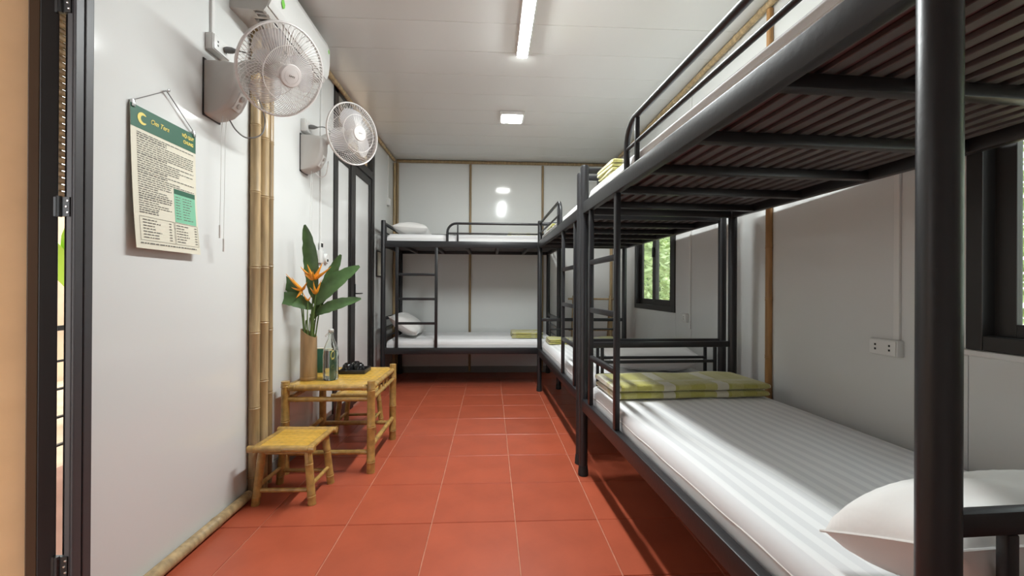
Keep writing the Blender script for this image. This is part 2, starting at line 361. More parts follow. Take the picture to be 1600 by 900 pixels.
# ---------------------------------------------------------------- windows
def window(n, label, y0, y1, z0, z1, sash):
    o = sthing('window_%d' % n, label, 'window', (XR, y0, z0)); Wd, Hd = y1 - y0, z1 - z0
    f = .05
    g = MB().box(-.012, .06, 0, f, 0, Hd).box(-.012, .06, Wd - f, Wd, 0, Hd).box(-.012, .06, f, Wd - f, 0, f).box(-.012, .06, f, Wd - f, Hd - f, Hd)
    g.build('window_frame', alu_m, o, bevel=.003, smooth=False)
    mid = Wd / 2
    for k, (a, b) in enumerate(((f + .002, mid + sash * .4), (mid - sash * .4, Wd - f - .002))):
        x0 = .005 + .024 * k; t = .022
        g = MB().box(x0, x0 + t, a, a + sash, f, Hd - f).box(x0, x0 + t, b - sash, b, f, Hd - f).box(x0, x0 + t, a + sash, b - sash, f, f + sash * .7).box(x0, x0 + t, a + sash, b - sash, Hd - f - sash * .7, Hd - f)
        sh = g.build('window_sash', alu_m, o, bevel=.002, smooth=False)
        MB().box(x0 + .009, x0 + .013, a + sash, b - sash, f + sash * .7, Hd - f - sash * .7).build('pane', glass_m, sh, smooth=False)
    MB().box(-.012, .004, mid - .012, mid + .012, Hd * .52, Hd * .52 + .1).build('latch', black_plas_m, o, bevel=.004)
    return o
window(1, 'small dark sliding window beside the far long bunk', *W1, .085)
window(2, 'dark sliding window beside the double-socket wall near the entrance', *W2, .06)
tn[0] += 1
struct(MB().box(XR - .016, XR, W2[0], W2[1] + .03, W2[2] - .022, W2[2] - .002).build('trim_%d' % tn[0], plas_m, bevel=.003, smooth=False), 'white ledge strip under the window near the entrance', 'sill')

# ---------------------------------------------------------------- ceiling lights
t = thing('tube_lamp', 'long bright white tube lamp on the ceiling', 'lamp', (.217, 2.45, H))
MB().box(-.042, .042, -.605, .605, -.03, 0).build('housing', plas_m, t, bevel=.003)
MB().prism([(-.036, -.0302), (-.030, -.033), (-.018, -.036), (0, -.0375), (.018, -.036), (.030, -.033), (.036, -.0302)], -.598, .598, lambda p, e: (p[0], e, p[1])).build('diffuser', tube_m, t)
t = thing('panel_lamp', 'small square bright panel lamp on the ceiling', 'lamp', (.197, 4.165, H))
MB().box(-.12, .12, -.12, .12, -.03, 0).build('housing', plas_m, t, bevel=.006)
MB().box(-.098, .098, -.098, .098, -.034, -.0302).build('diffuser', panel_m, t, bevel=.001)

# ================================================================ BUNK BEDS
LB, WB = 1.95, .95
LR, UR, PT = (.395, .465), (1.575, 1.645), 1.87
def bunk(label, loc, rz, flip=False, L=LB, W=WB):
    B = thing('bunk_bed', label, 'bunk bed', loc, rz, 'black steel bunk beds')
    fy = (lambda y: L - y) if not flip else (lambda y: y)      # y measured from the ladder end
    # posts
    pm = MB().tube([(0, 0, .045), (0, 0, PT - .012), (0, 0, PT)], [.0255, .0255, .022], 20).mesh('post', black_m)
    fm = MB().lathe([(.0275, .0), (.031, .003), (.030, .03), (.0275, .05), (.0273, .06), (.026, .06)], n=20).mesh('foot_cap', rubber_m)
    for x in (0, W):
        for yy in (0, L):
            p = link('post', pm, B, (x, yy, 0)); link('foot_cap', fm, p)
    for z0, z1 in (LR, UR):
        for x in (0, W):
            MB().box(x - .017, x + .017, .02, L - .02, z0, z1).build('side_rail', black_m, B, bevel=.004)
        for yy in (0, L):
            MB().box(.02, W - .02, yy - .015, yy + .015, z0, z1).build('end_rail', black_m, B, bevel=.004)
        cm = MB().box(.017, W - .017, -.017, .017, z0 + .002, z0 + .036).mesh('crossbeam', black_m, bevel=.003)
        for k in range(1, 6):
            link('crossbeam', cm, B, (0, .35 * k - .03 + .02, 0))
        sm = MB().box(-.0155, .0155, .017, L - .017, z0 + .0365, z0 + .05).mesh('slat', slat_m, bevel=.002, seg=1)
        n = 15
        for k in range(n): link('slat', sm, B, (.06 + (W - .12) * k / (n - 1), 0, 0))
    # end boards
    for yy in (0, L):
        for zt, zl, bars in ((.785, LR[1], (.68, .57)), (1.84, UR[1], (1.745,))):
            e = MB().box(.02, W - .02, yy - .011, yy + .011, zt - .018, zt + .018).build('end_board', black_m, B, bevel=.005)
            for x in (.115, W - .115): MB().box(x - .009, x + .009, yy - .009, yy + .009, zl, zt - .018).build('upright', black_m, e, bevel=.003)
            for zb in bars: MB().tube([(.115, yy, zb), (W - .115, yy, zb)], .0095, 10).build('crossbar', black_m, e)
    # ladder on the front side
    la = MB()
    for yy in (.15, .58): la.box(-.012, .012, fy(yy) - .016, fy(yy) + .016, LR[1], UR[0])
    la = la.build('ladder', black_m, B, bevel=.003)
    for z in (1.275, 1.005, .735):
        a, b = sorted((fy(.165), fy(.565)))
        MB().box(-.011, .011, a, b, z - .014, z + .014).build('rung', black_m, la, bevel=.003)
    # guard rails
    def guard(x, y0, y1, top, midz, nm):
        s = 1 if y1 > y0 else -1; R = .10
        pts = [(x, y0, UR[1] - .005), (x, y0, top - R)]
        for k in range(1, 7):
            a = math.pi / 2 * k / 6; pts.append((x, y0 + s * R * (1 - math.cos(a)), top - R + R * math.sin(a)))
        pts.append((x, y1, top))
        g = MB().tube(pts, .0135, 12).build(nm, black_m, B)
        MB().tube([(x, y0 + s * .012, midz), (x, y1, midz)], .009, 10).build('guard_bar', black_m, g)
        for yy in ((y0 + s * .115),):
            MB().box(x - .009, x + .009, yy - .009, yy + .009, UR[1], top - .008).build('upright', black_m, g, bevel=.003)
    guard(0, fy(.70), fy(L - .025), 1.845, 1.735, 'guard_rail')
    guard(W, fy(.30), fy(L - .025), 1.825, 1.735, 'back_guard_rail')
    return B
RA, RB = math.radians(2.6), math.radians(1.2)
bedA = bunk('black metal bunk bed beside the double wall socket, ladder at its far end', (.652, .584, 0), RA)
bedB = bunk('black metal bunk bed beside the small sliding window', (.577, 2.70, 0), RB, True, 1.925)
bedC = bunk('black metal bunk bed standing across the back wall', (.765, 4.715, 0), math.pi / 2, False, 1.95, .90)
BED = {'A': ((.652, .584), RA, 1.95, .95), 'B': ((.577, 2.70), RB, 1.925, .95), 'C': ((.765, 4.715), math.pi / 2, 1.95, .90)}

def mattress(bed, z0, z1, label):
    (bx, by), r, L, W = BED[bed]
    o = thing('mattress', label, 'mattress', (bx, by, z0), r, 'mattresses in white striped sheets')
    ins = .021 if z0 > 1 else .030
    x0, x1, y0, y1, hh = ins, W - ins, .034, L - .034, z1 - z0
    seed = random.random() * 10
    # rounded slab: closed grid section swept along the length
    nx, ny = 40, 60
    def top(u, v):
        x = x0 + (x1 - x0) * u; yy = y0 + (y1 - y0) * v
        du = min(u, 1 - u) * (x1 - x0); dv = min(v, 1 - v) * (y1 - y0); e = .022
        dz = 0
        for d in (du, dv):
            if d < e: dz -= e * (1 - math.sqrt(max(0, 1 - (1 - d / e) ** 2)))
        wr = .0022 * math.sin(yy * 9 + seed + 3 * math.sin(x * 5)) + .0016 * math.sin(x * 26 + seed + 2 * math.sin(yy * 4))
        return (x, yy, hh + dz + wr * min(1, du / .08))
    mb = MB().grid(top, nx, ny)
    N = nx + 1
    loop = [i for i in range(N)] + [j * N + nx for j in range(1, ny + 1)] + [ny * N + i for i in range(nx - 1, -1, -1)] + [j * N for j in range(ny - 1, 0, -1)]
    base = len(mb.v); ring = []
    for q, i in enumerate(loop):
        x, yy, z = mb.v[i]; bulge = .004
        ring.append(len(mb.v)); mb.v.append((x + (bulge if x > (x0 + x1) / 2 else -bulge) * (1 if x in (x0, x1) else 0), yy, hh * .45 + .004 * math.sin(q * .9 + seed)))
    ring2 = []
    for i in loop:
        x, yy, z = mb.v[i]; ring2.append(len(mb.v)); mb.v.append((x, yy, .004))
    n = len(loop)
    for k in range(n):
        a, b = loop[k], loop[(k + 1) % n]; c, d = ring[(k + 1) % n], ring[k]
        mb.f.append((a, b, c, d)); mb.f.append((d, c, ring2[(k + 1) % n], ring2[k]))
    mb.f.append(tuple(ring2[::-1]))
    mb.build('fitted_sheet', sheet_m, o, angle=60)
    MB().box(x0 + .006, x1 - .006, y0 + .006, y1 - .006, .0, .0035).build('mattress_base', pad_m, o, smooth=False)
    # hem of the sheet along the two long sides
    for x in (x0 - .002, x1 + .002):
        pts = [(x, y0 + .02 + (y1 - y0 - .04) * k / 30, hh * .5 + .0015 * math.sin(k * 1.3 + seed)) for k in range(31)]
        MB().tube(pts, .003, 6).build('sheet_hem', pillow_m, o)
    return o
LZ, UZ = (.4455, .55), (1.6255, 1.725)
names = {'A': 'the bunk by the double socket', 'B': 'the bunk by the small window', 'C': 'the crosswise bunk'}
for k in 'ABC':
    mattress(k, *LZ, 'white striped mattress on the lower deck of ' + names[k])
    mattress(k, *UZ, 'white striped mattress on the upper deck of ' + names[k])

def pillow(label, bed, x, yy, z, rz=0, rx=0, ry=0, l=.6, wd=.4, h=.17, seed=0):
    (bx, by), r, L, W = BED[bed]
    M = Matrix.Translation((bx, by, 0)) @ Matrix.Rotation(r, 4, 'Z')
    rnd = random.Random(seed); ph = [rnd.uniform(0, 6) for _ in range(6)]
    n = 28
    def f(sgn):
        def g(u, v):
            a, b = 2 * u - 1, 2 * v - 1
            px = a * l / 2 * (1 - .07 * (1 - abs(b) ** 2.2) * abs(a) ** 6 * 0 - .06 * (1 - b * b) * a * a); py = b * wd / 2 * (1 - .09 * (1 - a * a) * b * b)
            t = max(0, (1 - abs(a) ** 2.6)) ** .48 * max(0, (1 - abs(b) ** 2.6)) ** .48
            wr = .018 * math.sin(a * 9 + ph[0] + 4 * b) * t * (abs(a) ** 2) + .010 * math.sin(b * 8 + ph[1] + a * 3) * t * abs(b) + .008 * math.sin(12 * (a + .6 * b) + ph[2]) * t
            return (px, py, sgn * (h / 2 * t + wr * .6) + .0015 * sgn)
        return g
    mb = MB().grid(f(1), n, n).grid(f(-1), n, n)
    N = n + 1; o2 = N * N
    rim = [i for i in range(N)] + [j * N + n for j in range(1, N)] + [n * N + i for i in range(n - 1, -1, -1)] + [j * N for j in range(n - 1, 0, -1)]
    for k in range(len(rim)): mb.f.append((rim[k], rim[(k + 1) % len(rim)], rim[(k + 1) % len(rim)] + o2, rim[k] + o2))
    o = thing('pillow', label, 'pillow', (0, 0, 0), 0, 'white pillows on the bunks')
    mb.build('pillow_cover', pillow_m, o, angle=80)
    o.matrix_world = M @ Matrix.Translation((x, yy, z)) @ Matrix.Rotation(rz, 4, 'Z') @ Matrix.Rotation(ry, 4, 'Y') @ Matrix.Rotation(rx, 4, 'X')
    edge = MB().tube([(x_, y_, 0) for x_, y_ in [(mb.v[i][0] * .998, mb.v[i][1] * .998) for i in rim]], .003, 6, closed=True)
    edge.build('seam_piping', pillow_m, o)
    return o
pillow('plump white pillow on the lower deck beside the double socket', 'A', .35, .147, LZ[1] + .122, R_(0), R_(-24), 0, .58, .28, .20, 1)
pillow('white pillow lying behind the black footboard by the small window', 'B', .57, .27, LZ[1] + .103, R_(-3), R_(3), 0, .62, .42, .19, 2)
pillow('white pillow on the upper deck of the crosswise bunk', 'C', .40, 1.70, UZ[1] + .088, R_(3), R_(3), 0, .58, .40, .155, 3)
pillow('white pillow propped on the lower deck of the crosswise bunk', 'C', .41, 1.755, LZ[1] + .145, R_(-2), R_(33), 0, .56, .38, .19, 4)

def blanket(label, bed, x0, x1, y0, y1, z, h, layers=3, seed=0, rz=0):
    (bx, by), r, L, W = BED[bed]
    rnd = random.Random(seed)
    cx, cy = (x0 + x1) / 2, (y0 + y1) / 2; c, s = math.cos(r), math.sin(r)
    o = thing('blanket', label, 'blanket', (bx + c * cx - s * cy, by + s * cx + c * cy, z), r + rz, 'folded yellow-green plaid blankets')
    lx, ly = x1 - x0, y1 - y0; t = h / layers
    for k in range(layers):
        mb = MB(); ph = rnd.uniform(0, 6)
        ex, ey = lx / 2 - rnd.uniform(0, .012), ly / 2 - rnd.uniform(0, .012)
        # folded layer: a flattened round-edged sheet pair
        sec = []
        nn = 26
        for q in range(nn):
            a = 2 * math.pi * q / nn
            sx = math.copysign(abs(math.cos(a)) ** .16, math.cos(a)); sz = math.copysign(abs(math.sin(a)) ** .75, math.sin(a))
            sec.append((sx * ey, sz * t / 2 * .99))
        nu = 40
        vs = []
        for i in range(nu + 1):
            u = -1 + 2 * i / nu; tap = max(.6, math.sqrt(max(0, 1 - ((abs(u) - .94) / .06) ** 2))) if abs(u) > .94 else 1
            for (yy, zz) in sec:
                wv = .0035 * math.sin(u * 7 + ph + yy * 14) * (k + 1) / layers + .003 * math.sin(yy * 30 + ph)
                vs.append((u * ex + .004 * math.sin(yy * 20 + ph), yy + .004 * math.sin(u * 9 + ph), t * (k + .5) + zz * tap + (wv if k == layers - 1 and zz > 0 else 0)))
        fs = [(i * nn + q, i * nn + (q + 1) % nn, (i + 1) * nn + (q + 1) % nn, (i + 1) * nn + q) for i in range(nu) for q in range(nn)]
        fs += [tuple(range(nn))[::-1], tuple(nu * nn + q for q in range(nn))]
        mb.add(vs, fs).build('folded_layer', plaid_m, o, angle=60)
    return o
blanket('long folded yellow plaid blanket on the lower deck by the double socket', 'A', .045, .905, 1.53, 1.88, LZ[1] + .0045, .08, 2, 1)
blanket('folded yellow plaid blanket on the upper deck by the double socket', 'A', .05, .50, 1.60, 1.88, UZ[1] + .0045, .085, 4, 2)
blanket('folded yellow plaid blanket on the lower deck by the small window', 'B', .05, .80, 1.58, 1.86, LZ[1] + .0045, .055, 3, 3)
blanket('folded yellow plaid blanket on the upper deck by the small window', 'B', .06, .50, 1.55, 1.85, UZ[1] + .0045, .06, 3, 4)
blanket('folded yellow plaid blanket on the lower deck of the crosswise bunk', 'C', .13, .55, .15, .53, LZ[1] + .0045, .065, 3, 5)
blanket('thin folded yellow plaid blanket on the upper deck of the crosswise bunk', 'C', .13, .45, .22, .58, UZ[1] + .0045, .04, 2, 6)

# ================================================================ WALL FANS
def wall_fan(label, loc, head, aim, rot, logo=True):
    """loc on the wall; head = cage centre in local coords; aim = direction it blows"""
    o = thing('wall_fan', label, 'fan', loc, 0, 'white wall fans')
    prof = [(.002, .125), (.09, .122), (.135, .115), (.15, .10), (.15, .03), (.138, -.03), (.115, -.075), (.08, -.108), (.045, -.122), (.002, -.128)]
    mb = MB()
    def sec(p, e): return (p[0], e, p[1])
    n = len(prof); vs = []; ev = [-.058, -.05, -.03, 0, .03, .05, .058]
    sc = [.86, .955, .99, 1, .99, .955, .86]
    for e, s_ in zip(ev, sc): vs += [(p[0] * s_, e, p[1] * (s_ * .5 + .5)) for p in prof]
    fs = [(i * n + k, i * n + (k + 1) % n, (i + 1) * n + (k + 1) % n, (i + 1) * n + k) for i in range(len(ev) - 1) for k in range(n)]
    fs += [tuple(range(n)), tuple((len(ev) - 1) * n + k for k in range(n))]
    mb.add(vs, fs).build('wall_bracket', fanplas_m, o, angle=50)
    MB().box(0, .006, -.061, .061, -.131, .129).build('back_plate', black_plas_m, o, bevel=.002)
    # control panel on the sloped lower face
    a = Vector((.146, 0, .0)); b = Vector((.102, 0, -.094)); d = (b - a).normalized(); nrm = Vector((-d.z, 0, d.x)); nrm = nrm if nrm.x > 0 else -nrm
    c0 = a.lerp(b, .5) + nrm * .001
    cp = MB().bar(c0 - d * .042, c0 + d * .042, .05, .012, nrm).build('control_panel', plas_m, o, bevel=.003)
    for q in (-.02, .018): MB().lathe([(.013, 0), (.012, .007), (.0, .008)], c0 + d * q + nrm * .006, nrm, 14).build('knob', fanplas_m, cp)
    hd = Vector(head); nz = Vector(aim).normalized()
    ux = nz.cross(Vector((0, 0, 1))).normalized(); uy = ux.cross(nz)
    def P(r, ang, dd): return hd + ux * (r * math.cos(ang)) + uy * (r * math.sin(ang)) + nz * dd
    # arm and motor
    st = Vector((.10, 0, .07)); en = hd - nz * .115
    MB().tube([st, st.lerp(en, .35) + Vector((.0, 0, .02)), st.lerp(en, .75) + Vector((0, 0, .01)), en], [.04, .033, .03, .034], 16).build('arm', fanplas_m, o)
    MB().lathe([(.0, -.185), (.03, -.183), (.05, -.17), (.058, -.145), (.06, -.10), (.055, -.065), (.0, -.062)], hd, nz, 28).build('motor_housing', fanplas_m, o)
    R0 = .207
    rear = [(.055, -.066), (.09, -.070), (.13, -.067), (.165, -.056), (.19, -.036), (R0, -.004)]
    front = [(.047, .070), (.085, .068), (.125, .060), (.16, .046), (.188, .026), (R0, .004)]
    def cage(prof, nw, twist, rings):
        g = MB()
        for k in range(nw):
            a0 = 2 * math.pi * k / nw
            pts = [P(r, a0 + twist * (1 - (r - prof[0][0]) / (R0 - prof[0][0])), dd) for r, dd in prof]
            g.tube(pts, .0014, 4, caps=False)
        for rr in rings:
            for (ra, da), (rb, db) in zip(prof[:-1], prof[1:]):
                if ra <= rr <= rb: dd = da + (db - da) * (rr - ra) / (rb - ra)
            g.tube([P(rr, 2 * math.pi * k / 48, dd) for k in range(48)], .0019, 5, closed=True)
        return g
    cage(rear, 48, .5, (.056, .13)).build('rear_grille', grille_m, o)
    fg = cage(front, 80, -.55, (.048, .125)).build('front_grille', grille_m, o)
    ring = MB(); K = 64
    for dd, rr in ((-.0045, .0045), (.0045, .0045)): ring.tube([P(R0, 2 * math.pi * k / K, dd) for k in range(K)], rr, 8, closed=True)
    ring.build('rim', grille_m, o)
    cap = MB().lathe([(.052, .064), (.052, .070), (.048, .076), (.02, .079), (.0, .0795)], hd, nz, 32).build('centre_cap', hub_m, o)
    MB().tube([P(.034, 2 * math.pi * k / 32, .0772) for k in range(32)], .0008, 4, closed=True).build('cap_ring', fanplas_m, cap)
    if logo:
        lg = MB()
        for q in range(4):
            p0 = P(.0, 0, .0802) + ux * (-.012 + q * .008)
            lg.bar(p0 - uy * .004, p0 + uy * .004, .0022, .0006, nz)
            if q < 3: lg.bar(p0 + uy * (.003 - .003 * q), p0 + uy * (.003 - .003 * q) + ux * .007, .0016, .0006, nz)
        lg.build('logo', ink_m, cap, smooth=False)
    rotor = MB().lathe([(.036, -.045), (.036, -.005), (.03, .015), (.0, .02)], hd, nz, 24).build('rotor', fanplas_m, o)
    for k in range(3):
        a0 = rot + 2 * math.pi * k / 3
        def bl(u, v):
            r = .033 + .142 * v; wd = (.75 + .35 * math.sin(math.pi * min(1, v * 1.05))) * (1 if v < .85 else 1 - (v - .85) * 2.2)
            a = a0 + (u - .5) * wd * 1.25 + .5 * v
            return P(r, a, -.02 + .034 * (u - .5) * (1.2 - .5 * v))
        g = MB().grid(bl, 8, 10); g2 = MB(); g2.add(g.v, g.f)
        me = g2.mesh('blade', blade_m, angle=80); link('blade', me, rotor)
    return o
f1 = wall_fan('white wall fan beside the poster, under the air conditioner', (XL, 2.025, 2.03), (.305, .03, .12), (.80, -.42, -.52), .4)
f2 = wall_fan('white wall fan beside the double door', (XL, 2.99, 2.045), (.325, .035, .16), (.80, -.55, -.10), 1.1, True)

def cord(label, pts, r, m, name='power_cord', parent=None, cat='cord', group=None):
    # smooth Catmull-Rom path
    P = [Vector(p) for p in pts]; Q = [P[0]] + P + [P[-1]]; out = []
    for i in range(1, len(Q) - 2):
        for k in range(8):
            t = k / 8; a, b, c, d = Q[i - 1], Q[i], Q[i + 1], Q[i + 2]
            out.append(.5 * ((2 * b) + (c - a) * t + (2 * a - 5 * b + 4 * c - d) * t * t + (3 * b - a - 3 * c + d) * t ** 3))
    out.append(P[-1])
    o = MB().tube(out, r, 6).build(name, m, parent)
    return tag(o, label, cat, group) if not parent else o
# parts that hang from the fans (local coords)
for f, sg in ((f1, 1), (f2, 1)):
    for yy, zz in ((-.012, -.62), (.016, -.68)):
        c = MB().tube([(.06, yy, -.11), (.055, yy, -.2), (.05, yy, zz)], .0012, 5).build('pull_string', plas_m, f)
        MB().tube([(.05, yy, zz), (.05, yy, zz - .06)], .0042, 8).build('pull_handle', grille_m, c)
cord('', [(.06, .04, -.115), (.085, .05, -.16), (.13, .06, -.19), (.18, .09, -.16), (.19, .10, -.08), (.17, .07, .02), (.15, .05, .07)], .0035, cord_m, 'loop_cable', f1)
cord('', [(.06, .04, -.11), (.09, .05, -.14), (.13, .06, -.12), (.15, .05, -.03)], .0035, grille_m, 'loop_cable', f2)

def socket(label, loc, wy, hz, dx, group='white sockets and switches on the walls', holes=1, face=1, rockers=0):
    o = thing('wall_socket', label, 'socket', loc, 0, group)
    s = face
    a, b = sorted((0, dx * s))
    MB().box(a, b, -wy / 2, wy / 2, -hz / 2, hz / 2).build('box', plas_m, o, bevel=.004)
    a, b = sorted((dx * s, (dx + .004) * s))
    pl = MB().box(a, b, -wy / 2 + .004, wy / 2 - .004, -hz / 2 + .004, hz / 2 - .004).build('face_plate', plas_m, o, bevel=.0015)
    for k in range(holes):
        yc = (k - (holes - 1) / 2) * wy / 2
        for dz in (-.009, .009):
            a, b = sorted(((dx + .0035) * s, (dx + .0046) * s)); MB().box(a, b, yc - .004, yc + .004, dz - .004, dz + .004).build('pin_hole_shade', screen_pin_shade_m, pl, smooth=False)  # dark boxes put in for the shade of pin holes; nothing is recessed
    for k in range(rockers):
        yc = (k - (rockers - 1) / 2) * wy / 2.4
        a, b = sorted(((dx + .003) * s, (dx + .008) * s)); MB().box(a, b, yc - .012, yc + .012, -.018, .018).build('rocker', plas_m, pl, bevel=.002)
    return o
def conduit(label, x, yy, z0, z1, wd=.02, s=1):
    a, b = sorted((x, x + .012 * s))
    return tag(MB().box(a, b, yy - wd / 2, yy + wd / 2, z0, z1).build('cable_conduit', plas_m, bevel=.002, smooth=False), label, 'conduit', 'white cable conduits on the walls')
socket('white surface socket above the fan beside the poster', (XL, 2.04, 2.245), .12, .075, .035, holes=2)
conduit('white conduit rising from the socket above the poster-side fan', XL, 2.02, 2.284, 2.78, .022)
socket('white surface socket above the fan beside the double door', (XL, 2.985, 2.235), .09, .085, .035, holes=1)
conduit('white conduit descending beside the double door towards the remote holder', XL, 3.27, 1.47, 2.78, .016)
def plug(label, p, d, cable):
    o = thing('plug', label, 'plug', p, 0, 'dark mains plugs'); d = Vector(d).normalized()
    MB().lathe([(.013, 0), (.015, .01), (.014, .03), (.008, .045), (.005, .055)], (0, 0, 0), d, 12).build('plug_body', cord_m, o)
    cord('', cable, .0035, cord_m, 'lead', o)
plug('dark plug in the socket above the poster-side fan', (XL + .041, 2.06, 2.245), (1, .1, 0), [(.05, .005, 0), (.09, .02, -.005), (.13, .05, -.05), (.135, .06, -.09)])
plug('dark plug in the socket above the door-side fan', (XL + .041, 2.985, 2.235), (1, .1, 0), [(.05, .005, 0), (.09, .03, .01), (.13, .06, -.02), (.14, .06, -.07)])

# remote holder by the plant
o = thing('remote_control', 'white remote control in a holder on the wall behind the plant', 'remote control', (XL, 3.27, 1.385))
MB().box(0, .022, -.032, .032, -.075, .02).build('holder', plas_m, o, bevel=.004)
rc = MB().box(.006, .020, -.024, .024, -.05, .085).build('remote', plas_m, o, bevel=.004)
MB().box(.0203, .021, -.018, .018, .045, .075).build('screen', screen_pin_shade_m, rc, smooth=False)
o = thing('thermostat', 'small round white control beside the remote holder', 'control', (XL, 3.375, 1.35))
MB().lathe([(.04, 0), (.04, .014), (.034, .022), (.0, .023)], (0, 0, 0), (1, 0, 0), 24).build('dial', plas_m, o)
MB().box(.0232, .0242, -.012, .012, -.022, -.004).build('display', screen_pin_shade_m, o, smooth=False)

socket('white switch high on the wall near the bamboo corner poles', (XL, 5.36, 2.20), .08, .09, .03, holes=0, rockers=1)
conduit('white conduit above the switch near the bamboo corner poles', XL, 5.36, 2.247, 2.78, .018)
socket('white double socket on the wall beside the near bunk', (XR, 1.668, .89), .125, .066, .03, holes=2, face=-1)
conduit('white conduit rising from the double socket', XR, 1.63, .925, 2.78, .024, -1)
socket('white single switch plate beside the small sliding window', (XR, 3.49, .885), .085, .075, .02, holes=1, face=-1)
conduit('white conduit rising from the switch plate beside the small window', XR, 3.405, .8, 2.78, .014, -1)

# picture frame by the crosswise bunk
o = thing('notice_frame', 'small framed notice on the wall between the double door and crosswise bunk', 'frame', (XL, 4.94, 1.40))
MB().box(0, .015, -.10, .10, -.15, .15).build('frame', alu_m, o, bevel=.003)
MB().box(.0152, .0165, -.085, .085, -.135, .135).build('print', paper_m, o, smooth=False)

# ---------------------------------------------------------------- air conditioner
o = thing('air_conditioner', 'white split air conditioner high on the wall above the fans', 'air conditioner', (XL, 2.53, 2.50))
prof = [(0, .01), (.165, .0), (.185, .03), (.2, .10), (.2, .21), (.185, .255), (.15, .268), (0, .268)]
body = MB(); cuts = ((-.368, -.348, .11, .155, .06), (-.340, -.320, .11, .155, .06), (-.30, .30, .08, .165, .07)); e0 = -.375
def zb(x): return .01 - .01 * x / .165
for c0_, c1_, xa, xb, dp in cuts + ((.375, .375, 0, 0, 0),):
    body.prism(prof, e0, c0_, lambda p, e: (p[0], e, p[1]))
    if c1_ > c0_:
        notch = [prof[0], (xa, zb(xa)), (xa, dp), (xb, dp)] + ([(xb, zb(xb))] if xb < .165 else []) + [(.168, .004)] + prof[2:]
        body.prism(notch, c0_, c1_, lambda p, e: (p[0], e, p[1]))
    e0 = c1_
body.build('body', fanplas_m, o)
fp = [(.19, .035), (.205, .10), (.207, .205), (.19, .255), (.183, .25), (.196, .2), (.196, .10), (.18, .04)]
MB().prism([(.187, .022), (.202, .055), (.209, .12), (.209, .215), (.192, .262), (.18, .262), (.18, .03)], -.372, .372, lambda p, e: (p[0], e, p[1])).build('front_panel', plas_m, o, bevel=.003)
MB().box(.081, .164, -.299, .299, .064, .0695).build('outlet', black_plas_m, o, smooth=False)
lv = MB().prism([(.10, -.006), (.165, -.010), (.168, -.006), (.10, -.002)], -.29, .29, lambda p, e: (p[0], e, p[1])).build('louver', plas_m, o)
for k in range(18):
    MB().box(.082, .098, -.29 + k * .034, -.287 + k * .034, -.0045, .01).build('vane', fanplas_m, o, smooth=False)
for yy in (-.358, -.33): MB().box(.111, .154, yy - .0095, yy + .0095, .054, .0595).build('vent_slot', black_plas_m, o, smooth=False)
def leafmark(y0, z0, s, nm):
    pts = [(0, -.5), (.3, -.25), (.36, .1), (.15, .4), (0, .5), (-.25, .2), (-.3, -.15)]
    MB().prism(pts, .2085, .2105, lambda p, e: (e, y0 + p[0] * s, z0 + p[1] * s)).build(nm, acgreen_m, o, smooth=False)
leafmark(-.27, .105, .055, 'leaf_mark'); leafmark(.35, .20, .03, 'leaf_mark')
MB().box(.2085, .210, -.33, -.295, .125, .130).box(.2085, .210, -.33, -.30, .113, .117).build('marking', cord_m, o, smooth=False)

# ---------------------------------------------------------------- poster
PO = thing('poster', 'hanging cream notice poster with green header on the left wall', 'poster', (XL, 1.574, 1.265))
PW, PH = .335, .52
def pp(u, v, d=0):
    cu = .020 * (1 - v) ** 2.2 + .009; curl = .012 * math.sin(math.pi * v) * (1 - u)
    return (cu + d + curl * .3, PW * u + .008 * (1 - v) ** 3, PH * v)
def sheet(nm, m, u0, u1, v0, v1, d, th=.0012, nu=6, nv=16, parent=PO):
    g = MB(); n1 = (nu + 1) * (nv + 1)
    g.grid(lambda a, b: pp(u0 + (u1 - u0) * a, v0 + (v1 - v0) * b, d), nu, nv)
    if th:
        g.grid(lambda a, b: pp(u0 + (u1 - u0) * a, v0 + (v1 - v0) * b, d - th), nu, nv)
        rim = list(range(nu + 1)) + [j * (nu + 1) + nu for j in range(1, nv + 1)] + [nv * (nu + 1) + i for i in range(nu - 1, -1, -1)] + [j * (nu + 1) for j in range(nv - 1, 0, -1)]
        for k in range(len(rim)): g.f.append((rim[k], rim[(k + 1) % len(rim)], rim[(k + 1) % len(rim)] + n1, rim[k] + n1))
    return g.build(nm, m, parent, angle=60)
sh = sheet('paper', paper_m, 0, 1, 0, 1, 0)
hd_ = sheet('green_header', pgreen_m, 0, 1, .845, 1, .0008, .0006, parent=sh)
mint = sheet('mint_table', pmint_m, .60, .965, .235, .455, .0008, .0006, parent=sh)
sheet('table_header', pgreen_m, .60, .965, .455, .495, .0008, .0006, 6, 2, parent=sh)
tx = MB(); rnd = random.Random(5)
def tline(u0, u1, v, hgt):
    u = u0
    while u < u1 - .01:
        wl = min(rnd.uniform(.02, .075), u1 - u)
        a = [pp(u, v, .0012), pp(u + wl, v, .0012), pp(u + wl, v + hgt, .0012), pp(u, v + hgt, .0012)]
        tx.add(a, [(0, 1, 2, 3)]); u += wl + .012
v = .815
while v > .50:
    bold = rnd.random() < .2; tline(.075, rnd.choice([.95, .95, .95, .7]) if not bold else .5, v, .0085 if bold else .006); v -= .0165
while v > .245:
    bold = rnd.random() < .15; tline(.075, rnd.choice([.56, .56, .5, .35]), v, .008 if bold else .006); v -= .0165
for k in range(7):
    vv = .205 - k * .021
    tline(.11, rnd.uniform(.27, .42), vv, .007); tline(.49, .53, vv, .007); tline(.61, rnd.uniform(.75, .85), vv, .007); tline(.92, .96, vv, .007)
tline(.06, .93, .035, .009)
